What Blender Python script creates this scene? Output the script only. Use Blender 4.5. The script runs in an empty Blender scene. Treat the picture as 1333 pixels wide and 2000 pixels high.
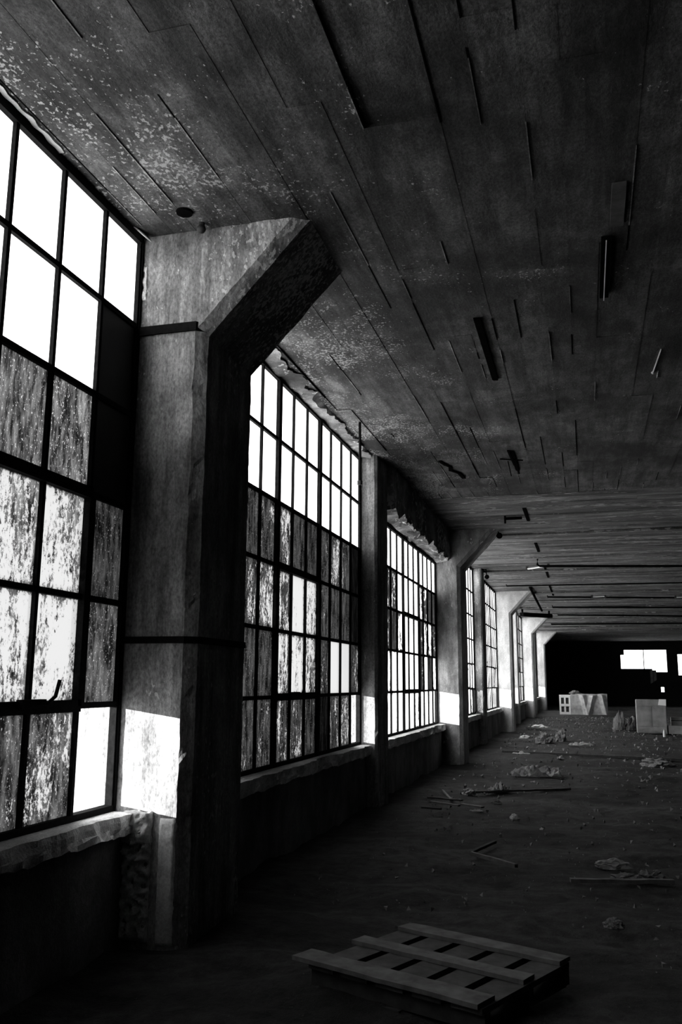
import bpy, bmesh, math, random
from mathutils import Vector, Matrix, noise, Euler
random.seed(7)
SC = bpy.context.scene
COL = SC.collection

# ------------------------------------------------------------------ camera
YAW, PITCH, ROLL = 0.2685, 0.1908, 0.0055
FPX = 1722.0
D, H = 2.9725, 1.6
cam_d = bpy.data.cameras.new('camera')
cam = bpy.data.objects.new('camera', cam_d)
COL.objects.link(cam)
cy, sy, cp, sp = math.cos(YAW), math.sin(YAW), math.cos(PITCH), math.sin(PITCH)
fw = Vector((-sy * cp, cy * cp, sp))
rt = Vector((cy, sy, 0))
up = rt.cross(fw)
cr, sr = math.cos(ROLL), math.sin(ROLL)
r2 = cr * rt + sr * up
u2 = -sr * rt + cr * up
cam.matrix_world = Matrix(((r2.x, u2.x, -fw.x, D), (r2.y, u2.y, -fw.y, 0.0), (r2.z, u2.z, -fw.z, H), (0, 0, 0, 1)))
cam_d.sensor_fit = 'VERTICAL'
cam_d.sensor_height = 24.0
cam_d.lens = FPX / 2000.0 * 24.0
cam_d.clip_end = 300
SC.camera = cam

# ------------------------------------------------------------------ light and exposure
SKY = 3.6
SUN = 18.0
SUN_EL = 6.2          # degrees above the horizon
SUN_AZ = 49.0         # degrees from the length of the hall towards the room
world = bpy.data.worlds.new('overcast_sky')
SC.world = world
world.use_nodes = True
world.node_tree.nodes['Background'].inputs[0].default_value = (1, 1, 1, 1)
world.node_tree.nodes['Background'].inputs[1].default_value = SKY
ld = bpy.data.lights.new('sun', 'SUN')
ld.energy = SUN
ld.angle = math.radians(0.5)
sun = bpy.data.objects.new('sun', ld)
COL.objects.link(sun)
el, az = math.radians(SUN_EL), math.radians(SUN_AZ)
sdir = Vector((math.sin(az) * math.cos(el), math.cos(az) * math.cos(el), -math.sin(el)))
sun.rotation_euler = sdir.to_track_quat('-Z', 'Y').to_euler()
sun.location = (-6, 0, 3)
SC.view_settings.view_transform = 'Standard'
SC.view_settings.look = 'None'
SC.view_settings.exposure = 0.0
SC.view_settings.gamma = 1.0
SC.view_settings.use_curve_mapping = False
SC.cycles.max_bounces = 8
SC.cycles.diffuse_bounces = 4
SC.cycles.transparent_max_bounces = 12
SC.cycles.sample_clamp_indirect = 4.0
SC.cycles.use_denoising = True

# ------------------------------------------------------------------ measures of the hall
YA, BAY = 5.2867, 6.4484
ZS, ZH, ZC, ZK = 0.804, 4.704, 4.744, 3.963
PA, PB, HP = 0.533, 0.26, 1.265
PW, PH = 0.49, 0.65
CT = 0.96             # thickness of the haunched columns
CTB = 0.72
YEND = 70.0
XR = 13.0
YBACK = -5.0
CHF = 0.07

# ------------------------------------------------------------------ node helpers
class NT:
    def __init__(s, name):
        s.m = bpy.data.materials.new(name)
        s.m.use_nodes = True
        s.t = s.m.node_tree
        s.t.nodes.clear()
        s.out = s.n('ShaderNodeOutputMaterial')
    def n(s, kind, **kw):
        x = s.t.nodes.new(kind)
        for k, v in kw.items():
            setattr(x, k, v)
        return x
    def put(s, sock, v):
        if v is None: return
        if isinstance(v, bpy.types.NodeSocket): s.t.links.new(v, sock)
        else: sock.default_value = v
    def math(s, op, a, b=None, c=None, clamp=False):
        x = s.n('ShaderNodeMath', operation=op)
        x.use_clamp = clamp
        s.put(x.inputs[0], a); s.put(x.inputs[1], b); s.put(x.inputs[2], c)
        return x.outputs[0]
    def coord(s, scale=(1, 1, 1), kind='Object', loc=None):
        tc = s.n('ShaderNodeTexCoord')
        mp = s.n('ShaderNodeMapping')
        mp.inputs['Scale'].default_value = scale
        s.t.links.new(tc.outputs[kind], mp.inputs[0])
        if loc is not None:
            s.put(mp.inputs['Location'], loc)
        return mp.outputs[0]
    def noise(s, vec, scale, detail=4, rough=0.55, dist=0.0):
        x = s.n('ShaderNodeTexNoise')
        s.put(x.inputs['Vector'], vec)
        x.inputs['Scale'].default_value = scale
        x.inputs['Detail'].default_value = detail
        x.inputs['Roughness'].default_value = rough
        x.inputs['Distortion'].default_value = dist
        return x.outputs[0]
    def smooth(s, v, a, b, lo=0.0, hi=1.0):
        x = s.n('ShaderNodeMapRange', interpolation_type='SMOOTHSTEP')
        s.put(x.inputs[0], v); s.put(x.inputs[1], a); s.put(x.inputs[2], b)
        s.put(x.inputs[3], lo); s.put(x.inputs[4], hi)
        return x.outputs[0]
    def lin(s, v, a, b, lo, hi):
        x = s.n('ShaderNodeMapRange')
        s.put(x.inputs[0], v); s.put(x.inputs[1], a); s.put(x.inputs[2], b)
        s.put(x.inputs[3], lo); s.put(x.inputs[4], hi)
        return x.outputs[0]
    def mixf(s, f, a, b):
        x = s.n('ShaderNodeMix', data_type='FLOAT')
        s.put(x.inputs[0], f); s.put(x.inputs[2], a); s.put(x.inputs[3], b)
        return x.outputs[0]
    def grey(s, v):
        x = s.n('ShaderNodeCombineColor')
        for i in range(3): s.put(x.inputs[i], v)
        return x.outputs[0]
    def attr(s, name):
        return s.n('ShaderNodeAttribute', attribute_name=name).outputs['Fac']
    def bump(s, h, strength, dist):
        x = s.n('ShaderNodeBump')
        x.inputs['Strength'].default_value = strength
        x.inputs['Distance'].default_value = dist
        s.put(x.inputs['Height'], h)
        return x.outputs[0]
    def bsdf(s, col, rough=0.9, normal=None, metal=0.0, spec=0.3):
        x = s.n('ShaderNodeBsdfPrincipled')
        s.put(x.inputs['Base Color'], col)
        s.put(x.inputs['Roughness'], rough)
        x.inputs['Metallic'].default_value = metal
        x.inputs['Specular IOR Level'].default_value = spec
        if normal is not None: s.t.links.new(normal, x.inputs['Normal'])
        s.t.links.new(x.outputs[0], s.out.inputs[0])
        return x

def concrete(name, base, stain=0.5, flake=0.0, flake_scale=22.0, scale=(1, 1, 1), tone=False, bump=0.6, flake_col=0.6, rough=0.9, grain=0.25, thr=0.60, coarse=0.9, near_x=None, blotch=0.0, streak=None):
    t = NT(name)
    v = t.coord(scale)
    big = t.noise(v, coarse, 5, 0.6, 0.4)
    mid = t.noise(v, 5.0, 6, 0.65)
    fine = t.noise(v, 60.0, 3, 0.7)
    k = t.smooth(big, 0.32, 0.68, 1.0 - stain, 1.0 + stain * 0.5)
    k2 = t.smooth(mid, 0.3, 0.7, 1.0 - stain * 0.6, 1.0 + stain * 0.4)
    k3 = t.lin(fine, 0.3, 0.7, 1.0 - grain, 1.0 + grain)
    a = t.math('MULTIPLY', t.math('MULTIPLY', k, k2), t.math('MULTIPLY', k3, base))
    if streak:
        st = t.noise(t.coord(streak[0]), 6.0, 5, 0.7)
        a = t.math('MULTIPLY', a, t.smooth(st, 0.32, 0.66, 1 - streak[1], 1 + streak[1] * 0.6))
    if tone:
        a = t.math('MULTIPLY', a, t.attr('tone'))
    fl = None
    if flake > 0:
        reg = t.noise(v, 1.3, 4, 0.6, 0.6)
        fn = t.noise(v, flake_scale, 4, 0.6)
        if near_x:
            # shift flakes along x; the ceiling's ramp also paints window light falloff
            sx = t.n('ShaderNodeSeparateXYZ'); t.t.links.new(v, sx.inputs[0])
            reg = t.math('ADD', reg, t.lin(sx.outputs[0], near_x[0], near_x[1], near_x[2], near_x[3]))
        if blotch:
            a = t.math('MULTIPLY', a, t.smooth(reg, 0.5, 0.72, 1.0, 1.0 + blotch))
        # paint flakes gather in patches
        th = t.lin(reg, 0.35, 0.72, thr + 0.12, thr - 0.16)
        fl = t.smooth(fn, th, t.math('ADD', th, 0.025), 0.0, flake)
        a = t.mixf(fl, a, flake_col)
    hgt = t.math('ADD', t.math('MULTIPLY', mid, 0.6), t.math('MULTIPLY', fine, 0.25))
    if fl is not None:
        hgt = t.math('ADD', hgt, t.math('MULTIPLY', fl, 0.3))
    t.bsdf(t.grey(a), rough, t.bump(hgt, bump, 0.02))
    return t.m

def plain(name, v, rough=0.7, metal=0.0, var=0.3, sc=14.0, bump=0.3, spec=0.3):
    t = NT(name)
    n = t.noise(t.coord(), sc, 4, 0.6)
    a = t.lin(n, 0.3, 0.7, v * (1 - var), v * (1 + var))
    t.bsdf(t.grey(a), rough, t.bump(n, bump, 0.01), metal, spec)
    return t.m

M = {}
M['ceiling'] = concrete('ceiling_concrete', 0.066, 0.75, 0.85, 42.0, (1, 0.75, 1), tone=True, bump=1.0, flake_col=0.40, thr=0.655, near_x=(0.0, 3.0, 0.13, -0.10), blotch=0.9, grain=0.5, streak=((1.3, 0.14, 1), 0.55))  # peeling flakes; paler window side and blotches carry painted light falloff
M['ceiling_far'] = concrete('ceiling_concrete_far', 0.112, 0.6, 0.5, 9.0, (0.5, 2.2, 1), tone=True, bump=0.8, flake_col=0.5, thr=0.63, grain=0.45, streak=((0.12, 1.0, 1), 0.4))
M['column'] = concrete('column_concrete', 0.27, 0.65, 0.8, 34.0, (1, 1, 0.55), bump=0.7, flake_col=0.6, thr=0.655, grain=0.45, near_x=(0.40, 0.75, -0.03, 0.13), streak=((1.4, 1.4, 0.13), 0.5))
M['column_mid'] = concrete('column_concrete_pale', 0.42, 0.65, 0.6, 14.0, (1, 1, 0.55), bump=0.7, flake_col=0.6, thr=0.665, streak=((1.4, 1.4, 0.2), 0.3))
M['column_pale'] = concrete('column_sun_white', 0.62, 0.3, 0.0, 20.0, (1, 1, 0.5), bump=0.4)  # paler copy of the column concrete, sunlight put into the colour
M['wall'] = concrete('wall_concrete', 0.22, 0.5, 0.0, 20.0, (1, 1, 0.7), bump=0.8)
M['sill'] = concrete('sill_concrete', 0.8, 0.4, 0.4, 30.0, bump=1.0, thr=0.7)
M['bloom_pale'] = concrete('bloom_pale_plaster', 0.75, 0.25, 0.0, 20.0, bump=0.8)  # paleness stands in for sunlight blooming at the column foot
M['rubble'] = concrete('broken_aggregate', 0.7, 0.7, 0.3, 34.0, bump=1.0, flake_col=0.45)
M['lintel'] = concrete('lintel_plaster', 0.22, 0.8, 0.7, 12.0, bump=1.0, thr=0.62)
M['dark_wall'] = plain('near_black_wall', 0.012, 0.95)  # one near-black tone for the far, right and rear walls
M['iron'] = plain('black_iron', 0.008, 0.85, 0.0, 0.4, 30.0, 0.3, 0.04)
M['rust'] = plain('dark_rusted_steel', 0.03, 0.7, 0.0, 0.5, 30.0)
M['black_board'] = plain('black_board', 0.010, 0.6, 0.0, 0.3, 3.0)
M['wood'] = plain('grey_wood', 0.11, 0.85, 0.0, 0.45, 9.0, 0.5)
M['wood_mid'] = plain('worn_wood', 0.065, 0.9, 0.0, 0.4, 9.0, 0.5)
M['wood_dark'] = plain('dark_wood', 0.04, 0.9, 0.0, 0.4, 9.0, 0.5)
M['pale'] = plain('pale_plaster', 0.62, 0.8, 0.0, 0.2, 20.0)
M['cloth'] = plain('pale_rag', 0.19, 0.9, 0.0, 0.3, 12.0)
M['plastic'] = plain('clouded_plastic', 0.22, 0.4, 0.0, 0.3, 12.0)
M['tarp'] = plain('pale_tarpaulin', 0.36, 0.5, 0.0, 0.35, 5.0)
M['crate'] = plain('white_crate', 0.75, 0.5, 0.0, 0.1, 8.0)
M['cabinet'] = plain('grey_painted_steel', 0.22, 0.55, 0.0, 0.25, 4.0)
M['tube'] = plain('white_glass_tube', 0.85, 0.25, 0.0, 0.03, 4.0)
M['dark_hole'] = plain('flat_black', 0.004, 1.0, spec=0.0)  # plain matt black for fittings and joints

def floor_mat():
    t = NT('dirty_floor')
    v = t.coord()
    vx = t.coord((0.35, 1.0, 1.0))
    big = t.noise(vx, 0.9, 5, 0.6, 0.5)
    mid = t.noise(v, 6.0, 6, 0.7)
    fine = t.noise(v, 45.0, 4, 0.75)
    a = t.math('MULTIPLY', t.smooth(big, 0.35, 0.65, 0.3, 1.5), t.smooth(mid, 0.3, 0.7, 0.35, 1.7))
    a = t.math('MULTIPLY', a, 0.024)
    sp = t.smooth(fine, 0.66, 0.70, 0.0, 0.7)
    a = t.mixf(sp, a, 0.14)
    h = t.math('ADD', t.math('MULTIPLY', mid, 1.2), t.math('MULTIPLY', fine, 0.5))
    t.bsdf(t.grey(a), 0.9, t.bump(h, 1.0, 0.05))
    return t.m
M['floor'] = floor_mat()

def glass_mat(name, streak=0.25, fscale=40.0):
    """old steel-window glass: milky or bare panes under a crust of blotched paint"""
    t = NT(name)
    seed, cov, milk, lum = t.attr('seed'), t.attr('cov'), t.attr('milk'), t.attr('lum')
    off = t.n('ShaderNodeCombineXYZ')
    for i, k in enumerate((3.1, 7.7, 5.3)):
        t.put(off.inputs[i], t.math('MULTIPLY', seed, k))
    v1 = t.coord((1, 1, 0.65), loc=off.outputs[0])
    v2 = t.coord((1, 1, streak), loc=off.outputs[0])
    fine = t.noise(v1, fscale, 8, 0.8)
    pin = t.noise(v1, fscale * 2.2, 3, 0.7)
    str_ = t.noise(v2, 9.0, 4, 0.6, 0.8)
    blot = t.noise(v1, 3.6, 3, 0.55, 0.5)
    uv = t.n('ShaderNodeUVMap').outputs[0]
    sx = t.n('ShaderNodeSeparateXYZ'); t.t.links.new(uv, sx.inputs[0])
    ex = t.math('ABSOLUTE', t.math('SUBTRACT', sx.outputs[0], 0.5))
    ey = t.math('ABSOLUTE', t.math('SUBTRACT', sx.outputs[1], 0.5))
    edge = t.smooth(t.math('MAXIMUM', ex, ey), 0.40, 0.5, 0.0, 0.06)
    val = t.math('ADD', t.math('MULTIPLY', fine, 0.50), t.math('MULTIPLY', str_, 0.28))
    val = t.math('ADD', val, t.math('MULTIPLY', blot, 0.22))
    val = t.math('ADD', val, edge)
    th = t.lin(cov, 0.0, 1.0, 0.68, 0.33)
    dirt = t.smooth(val, t.math('SUBTRACT', th, 0.018), t.math('ADD', th, 0.018))
    dirt = t.math('MULTIPLY', dirt, t.smooth(cov, 0.0, 0.03))
    g = t.smooth(t.noise(v2, 16.0, 5, 0.7), 0.36, 0.75, 0.001, 0.034)
    g = t.math('MULTIPLY', g, lum)
    # pinholes and scratched spots let more light through the crust
    ph = t.smooth(pin, 0.60, 0.70, 0.0, 1.0)
    g = t.math('ADD', g, t.math('MULTIPLY', t.math('MULTIPLY', ph, lum), 0.09))
    tr = t.n('ShaderNodeBsdfTransparent')
    ti = t.n('ShaderNodeBsdfTranslucent'); t.put(ti.inputs[0], t.grey(t.attr('glow')))
    mx = t.n('ShaderNodeMixShader')
    t.put(mx.inputs[0], milk); t.t.links.new(tr.outputs[0], mx.inputs[1]); t.t.links.new(ti.outputs[0], mx.inputs[2])
    td = t.n('ShaderNodeBsdfTranslucent'); t.put(td.inputs[0], t.grey(g))
    dd = t.n('ShaderNodeBsdfDiffuse'); dd.inputs[0].default_value = (0.02, 0.02, 0.02, 1)
    ad = t.n('ShaderNodeAddShader')
    t.t.links.new(td.outputs[0], ad.inputs[0]); t.t.links.new(dd.outputs[0], ad.inputs[1])
    m2 = t.n('ShaderNodeMixShader')
    t.put(m2.inputs[0], dirt); t.t.links.new(mx.outputs[0], m2.inputs[1]); t.t.links.new(ad.outputs[0], m2.inputs[2])
    t.t.links.new(m2.outputs[0], t.out.inputs[0])
    return t.m
M['glass'] = glass_mat('stained_window_glass')
M['glass_far'] = glass_mat('stained_window_glass_streaked', 0.10, 20.0)

t = NT('bare_glass')
a_, b_, c_ = t.n('ShaderNodeBsdfTransparent'), t.n('ShaderNodeBsdfGlossy'), t.n('ShaderNodeMixShader')
b_.inputs['Roughness'].default_value = 0.1
c_.inputs[0].default_value = 0.04
t.t.links.new(a_.outputs[0], c_.inputs[1]); t.t.links.new(b_.outputs[0], c_.inputs[2]); t.t.links.new(c_.outputs[0], t.out.inputs[0])
M['clear'] = t.m

# ------------------------------------------------------------------ object helpers
def link(name, bm, mat, parent=None, smooth=False):
    me = bpy.data.meshes.new(name)
    bmesh.ops.recalc_face_normals(bm, faces=bm.faces[:])
    bm.to_mesh(me); bm.free()
    if smooth:
        for p in me.polygons: p.use_smooth = True
    for m in (mat if isinstance(mat, (list, tuple)) else [mat]):
        me.materials.append(m)
    o = bpy.data.objects.new(name, me)
    COL.objects.link(o)
    if parent is not None: o.parent = parent
    return o

def tag(o, label, cat=None, group=None, kind=None):
    if label: o['label'] = label
    if cat: o['category'] = cat
    if group: o['group'] = group
    if kind: o['kind'] = kind
    return o

def empty(name, loc=(0, 0, 0), rz=0.0):
    o = bpy.data.objects.new(name, None)
    COL.objects.link(o)
    o.location = loc; o.rotation_euler = (0, 0, rz)
    o.empty_display_size = 0.1
    return o

def box(bm, x0, x1, y0, y1, z0, z1, mi=0):
    vs = [bm.verts.new((x, y, z)) for x in (x0, x1) for y in (y0, y1) for z in (z0, z1)]
    for f in ((0, 1, 3, 2), (4, 6, 7, 5), (0, 4, 5, 1), (2, 3, 7, 6), (0, 2, 6, 4), (1, 5, 7, 3)):
        fc = bm.faces.new([vs[i] for i in f]); fc.material_index = mi
    return vs

def obox(bm, a, b, w, h, upv=(0, 0, 1)):
    """a bar from a to b, w wide and h high"""
    a, b = Vector(a), Vector(b)
    d = (b - a).normalized()
    s = d.cross(Vector(upv))
    if s.length < 1e-4: s = d.cross(Vector((1, 0, 0)))
    s.normalize(); u = s.cross(d).normalized()
    vs = []
    for p in (a, b):
        for i, j in ((-1, -1), (1, -1), (1, 1), (-1, 1)):
            vs.append(bm.verts.new(p + s * (i * w / 2) + u * (j * h / 2)))
    for f in ((0, 1, 2, 3), (7, 6, 5, 4), (0, 4, 5, 1), (1, 5, 6, 2), (2, 6, 7, 3), (3, 7, 4, 0)):
        bm.faces.new([vs[i] for i in f])

def tube(bm, pts, r, n=10):
    pts = [Vector(p) for p in pts]
    rings = []
    for i, p in enumerate(pts):
        d = (pts[min(i + 1, len(pts) - 1)] - pts[max(i - 1, 0)]).normalized()
        s = d.cross(Vector((0, 0, 1)))
        if s.length < 1e-3: s = d.cross(Vector((1, 0, 0)))
        s.normalize(); u = s.cross(d)
        rings.append([bm.verts.new(p + (s * math.cos(a) + u * math.sin(a)) * r) for a in [2 * math.pi * k / n for k in range(n)]])
    for a, b in zip(rings, rings[1:]):
        for k in range(n):
            bm.faces.new((a[k], a[(k + 1) % n], b[(k + 1) % n], b[k]))
    bm.faces.new(rings[0]); bm.faces.new(rings[-1][::-1])

def dice(bm, size, rounds=7):
    for _ in range(rounds + 2):
        es = [e for e in bm.edges if e.calc_length() > size]
        if not es: break
        bmesh.ops.subdivide_edges(bm, edges=es, cuts=1, use_grid_fill=True)

def roughen(bm, amp, sc, seed=0.0, axis=None, cond=None):
    bm.normal_update()
    for v in bm.verts:
        if cond and not cond(v.co): continue
        q = v.co * sc + Vector((seed, seed * 1.7, seed * 0.3))
        k = noise.fractal(q, 0.8, 2.0, 4) * amp
        v.co += (Vector(axis) if axis else v.normal) * k

# ------------------------------------------------------------------ the shell
# floor: a gently uneven grid, finer near the camera
bm = bmesh.new()
xs = [-0.3 + i * 0.1 for i in range(0, 70)] + [6.7 + i * 0.7 for i in range(0, 10)]
ys = [YBACK + i * 0.5 for i in range(0, 14)] + [2.0 + i * 0.1 for i in range(0, 180)] + [20 + i * 0.35 for i in range(0, 144)]
grid = []
for y in ys:
    row = []
    for x in xs:
        z = 0.045 * noise.fractal(Vector((x * 0.8, y * 1.3, 3.1)), 0.7, 2.0, 5) + 0.012 * noise.noise(Vector((x * 6, y * 6, 0)))
        for yy, hh, ww in ((14.4, 0.035, 0.25), (20.9, 0.05, 0.35), (26.5, 0.05, 0.4), (33.4, 0.06, 0.5)):
            yb = yy + 0.25 * noise.noise(Vector((x * 0.9, yy, 0)))
            z += hh * math.exp(-((y - yb) / ww) ** 2) * (0.6 + 0.6 * noise.noise(Vector((x * 2.1, yy, 5))))
        row.append(bm.verts.new((x, y, z - 0.018)))
    grid.append(row)
for a, b in zip(grid, grid[1:]):
    for i in range(len(xs) - 1):
        bm.faces.new((a[i], a[i + 1], b[i + 1], b[i]))
tag(link('floor', bm, M['floor'], smooth=True), 'dark dirty concrete floor strewn with dusty litter', 'floor', kind='structure')

# ceiling: board-marked concrete; the boards lie along the hall near the camera, across it farther on
def boards(name, mat, rects, label):
    bm = bmesh.new()
    tones = []
    for (x0, x1, y0, y1, dz, tn) in rects:
        z = ZC + dz
        box(bm, x0, x1, y0, y1, z, ZC + 0.12)
        tones += [tn] * 6
    me = bpy.data.meshes.new(name)
    bm.to_mesh(me); bm.free()
    at = me.attributes.new('tone', 'FLOAT', 'FACE')
    at.data.foreach_set('value', tones)
    me.materials.append(mat)
    o = bpy.data.objects.new(name, me); COL.objects.link(o)
    return tag(o, label, 'ceiling', kind='structure')
rng = random.Random(3)
rects = []
rects_dark = []
x = -0.1
while x < XR:
    w = rng.choice((0.17, 0.2, 0.22, 0.25))
    y = YBACK
    while y < 14.9:
        l = rng.uniform(1.6, 4.2)
        y1 = min(y + l, 14.9)
        if 14.9 - y1 < 0.5: y1 = 14.9
        dz = rng.uniform(-0.0025, 0.003)
        if rng.random() < 0.07: dz += 0.012
        if 1.9 < x + w / 2 < 2.3 and y < 4.4 < y1 + 1.2: dz = 0.022; y1 = min(y1, 4.45)
        rects.append((x, x + w, y, y1, dz, rng.uniform(0.75, 1.2)))
        # thin fin of grout squeezed out between the boards
        if rng.random() < 0.5:
            ya = rng.uniform(y, y1); yb = min(y1, ya + rng.uniform(0.3, 1.2))
            rects.append((x - 0.0035, x + 0.0035, ya, yb, -0.008, 3.5))
        if rng.random() < 0.5:
            # open joint
            ya = rng.uniform(y, y1); rects_dark.append((x, ya, min(y1, ya + rng.uniform(0.4, 1.8))))
        y = y1
    x += w
bm = bmesh.new()
for (xx, ya, yb) in rects_dark: box(bm, xx - 0.005, xx + 0.004, ya, yb, ZC - 0.004, ZC + 0.02)
tag(link('ceiling_joints', bm, M['dark_hole']), 'black open joints between the ceiling boards', 'ceiling joints', kind='structure')
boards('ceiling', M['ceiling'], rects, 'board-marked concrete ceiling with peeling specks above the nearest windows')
rects = []
y = 14.9
while y < YEND:
    w = rng.choice((0.2, 0.26, 0.34))
    x = -0.1
    while x < XR:
        l = rng.uniform(1.5, 5.0)
        x1 = min(x + l, XR)
        dz = rng.uniform(-0.006, 0.007)
        rects.append((x, x1, y, min(y + w, YEND), dz, rng.uniform(0.75, 1.25)))
        x = x1
    y += w
# shallow ribs across the hall
for y in (18.9, 25.2, 31.6, 34.6, 38.0, 41.4, 44.6, 47.8, 51.2, 54.4):
    rects.append((0.0, XR, y, y + 0.22, -0.045, 1.0))
boards('ceiling', M['ceiling_far'], rects, 'far part of the ceiling with cross boards and shallow ribs')

def simple_struct(name, mat, boxes, label, cat='wall', rough=None, dice_to=None):
    bm = bmesh.new()
    for b in boxes: box(bm, *b)
    if dice_to: dice(bm, dice_to)
    if rough: roughen(bm, *rough)
    return tag(link(name, bm, mat), label, cat, kind='structure')

WX = 0.10   # inner face of the wall under the windows
Y57 = YA + 8 * BAY
simple_struct('wall_left', M['wall'], [(-0.30, WX, YBACK, Y57 + CT, 0 - 0.05, 0.70)], 'low dark concrete wall under the row of windows', rough=(0.012, 3.0), dice_to=0.35)
simple_struct('wall_left', M['dark_wall'], [(-0.30, WX, Y57 + CT - 0.1, YEND, -0.05, ZC + 0.1)], 'near-black windowless left wall at the far end')
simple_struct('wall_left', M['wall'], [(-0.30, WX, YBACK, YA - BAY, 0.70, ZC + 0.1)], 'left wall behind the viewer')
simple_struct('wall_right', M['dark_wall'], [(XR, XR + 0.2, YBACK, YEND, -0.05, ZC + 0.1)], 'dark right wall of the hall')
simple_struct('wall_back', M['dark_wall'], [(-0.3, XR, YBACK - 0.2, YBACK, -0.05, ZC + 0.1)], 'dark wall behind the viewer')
# far end wall with its high window openings and a small hole
def wall_with_holes(name, y0, y1, holes, mat, label):
    bm = bmesh.new()
    X = sorted({-0.3, XR} | {h[0] for h in holes} | {h[1] for h in holes})
    Z = sorted({-0.05, ZC + 0.1} | {h[2] for h in holes} | {h[3] for h in holes})
    for a, b in zip(X, X[1:]):
        for c, d in zip(Z, Z[1:]):
            mx, mz = (a + b) / 2, (c + d) / 2
            if any(h[0] < mx < h[1] and h[2] < mz < h[3] for h in holes): continue
            box(bm, a, b, y0, y1, c, d)
    bmesh.ops.remove_doubles(bm, verts=bm.verts[:], dist=1e-4)
    return tag(link(name, bm, mat), label, 'wall', kind='structure')
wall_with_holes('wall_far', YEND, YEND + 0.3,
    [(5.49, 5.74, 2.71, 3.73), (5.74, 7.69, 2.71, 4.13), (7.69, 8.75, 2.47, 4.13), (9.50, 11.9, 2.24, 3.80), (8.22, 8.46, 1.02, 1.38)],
    M['dark_wall'], 'near-black end wall pierced by high bright windows')

# ------------------------------------------------------------------ columns
def outline(haunch, p, inset):
    i = inset
    if haunch:
        k = i * 0.41
        return [(-0.3, -0.05), (p - i, -0.05), (p - i, ZK + k), (HP + 0.10 - i * 1.41, ZC + 0.11), (-0.3, ZC + 0.11)]
    return [(-0.3, -0.05), (p - i, -0.05), (p - i, ZC + 0.11), (-0.3, ZC + 0.11)]

def column(n, label, haunch, cut=0.5, mat=None, straps=(), rough=0.006, y0=None, ct=None):
    y0 = YA + n * BAY if y0 is None else y0
    th = ct or (CT if haunch else CTB)
    p = PA if haunch else PB
    ch = CHF if haunch else 0.035
    bm = bmesh.new()
    rings = []
    for yy, ins in ((0, ch), (ch, 0), (th - ch, 0), (th, ch)):
        rings.append([bm.verts.new((x, y0 + yy, z)) for x, z in outline(haunch, p, ins)])
    m = len(rings[0])
    for a, b in zip(rings, rings[1:]):
        for k in range(m):
            bm.faces.new((a[k], a[(k + 1) % m], b[(k + 1) % m], b[k]))
    bm.faces.new(rings[0]); bm.faces.new(rings[-1][::-1])
    bm.normal_update()
    bmesh.ops.triangulate(bm, faces=[f for f in bm.faces if len(f.verts) > 4])
    if cut:
        dice(bm, cut, 9)
        roughen(bm, rough, 5.0, n * 3.3, cond=lambda c: c.x > 0.05)
        # knock chips out of the arris
        for v in bm.verts:
            if v.co.x > p - ch - 0.02 and v.co.y < y0 + ch + 0.02:
                q = noise.noise(v.co * 16.0)
                if q > 0.25: v.co += Vector((-0.02, 0.012, 0)) * (q - 0.25) * 0.9
    o = link('concrete_column', bm, mat or M['column'])
    tag(o, label, 'column', 'concrete columns along the window wall', 'structure')
    for z, hh in straps:
        bs = bmesh.new()
        e = 0.014
        xo = p + e
        box(bs, 0.0, p - ch + 0.01, y0 - e, y0 + 0.002, z - hh / 2, z + hh / 2)
        obox(bs, (p - ch, y0 - e / 2, z), (p + e / 2, y0 + ch, z), e, hh)
        box(bs, p - 0.002, xo, y0 + ch, y0 + th - ch, z - hh / 2, z + hh / 2)
        tag(link('steel_strap', bs, M['iron'], o), 'dark flat steel band clamped round the column')
    return o
column(0, 'nearest haunched concrete column, bright sun patch low on its side and two dark steel bands', True, 0.045, straps=((4.02, 0.065), (1.865, 0.045)))
column(1, 'plain square column between the second and third windows, no bracket', False, 0.10)
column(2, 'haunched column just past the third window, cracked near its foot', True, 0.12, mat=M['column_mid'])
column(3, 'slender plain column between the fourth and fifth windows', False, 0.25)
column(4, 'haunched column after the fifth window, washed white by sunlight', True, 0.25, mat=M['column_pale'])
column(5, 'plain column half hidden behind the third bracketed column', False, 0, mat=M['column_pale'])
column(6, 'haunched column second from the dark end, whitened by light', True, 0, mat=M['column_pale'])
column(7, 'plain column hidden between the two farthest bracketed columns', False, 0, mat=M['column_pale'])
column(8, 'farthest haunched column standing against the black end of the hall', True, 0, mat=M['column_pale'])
column(-1, 'plain column behind the viewer', False, 0)

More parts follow.
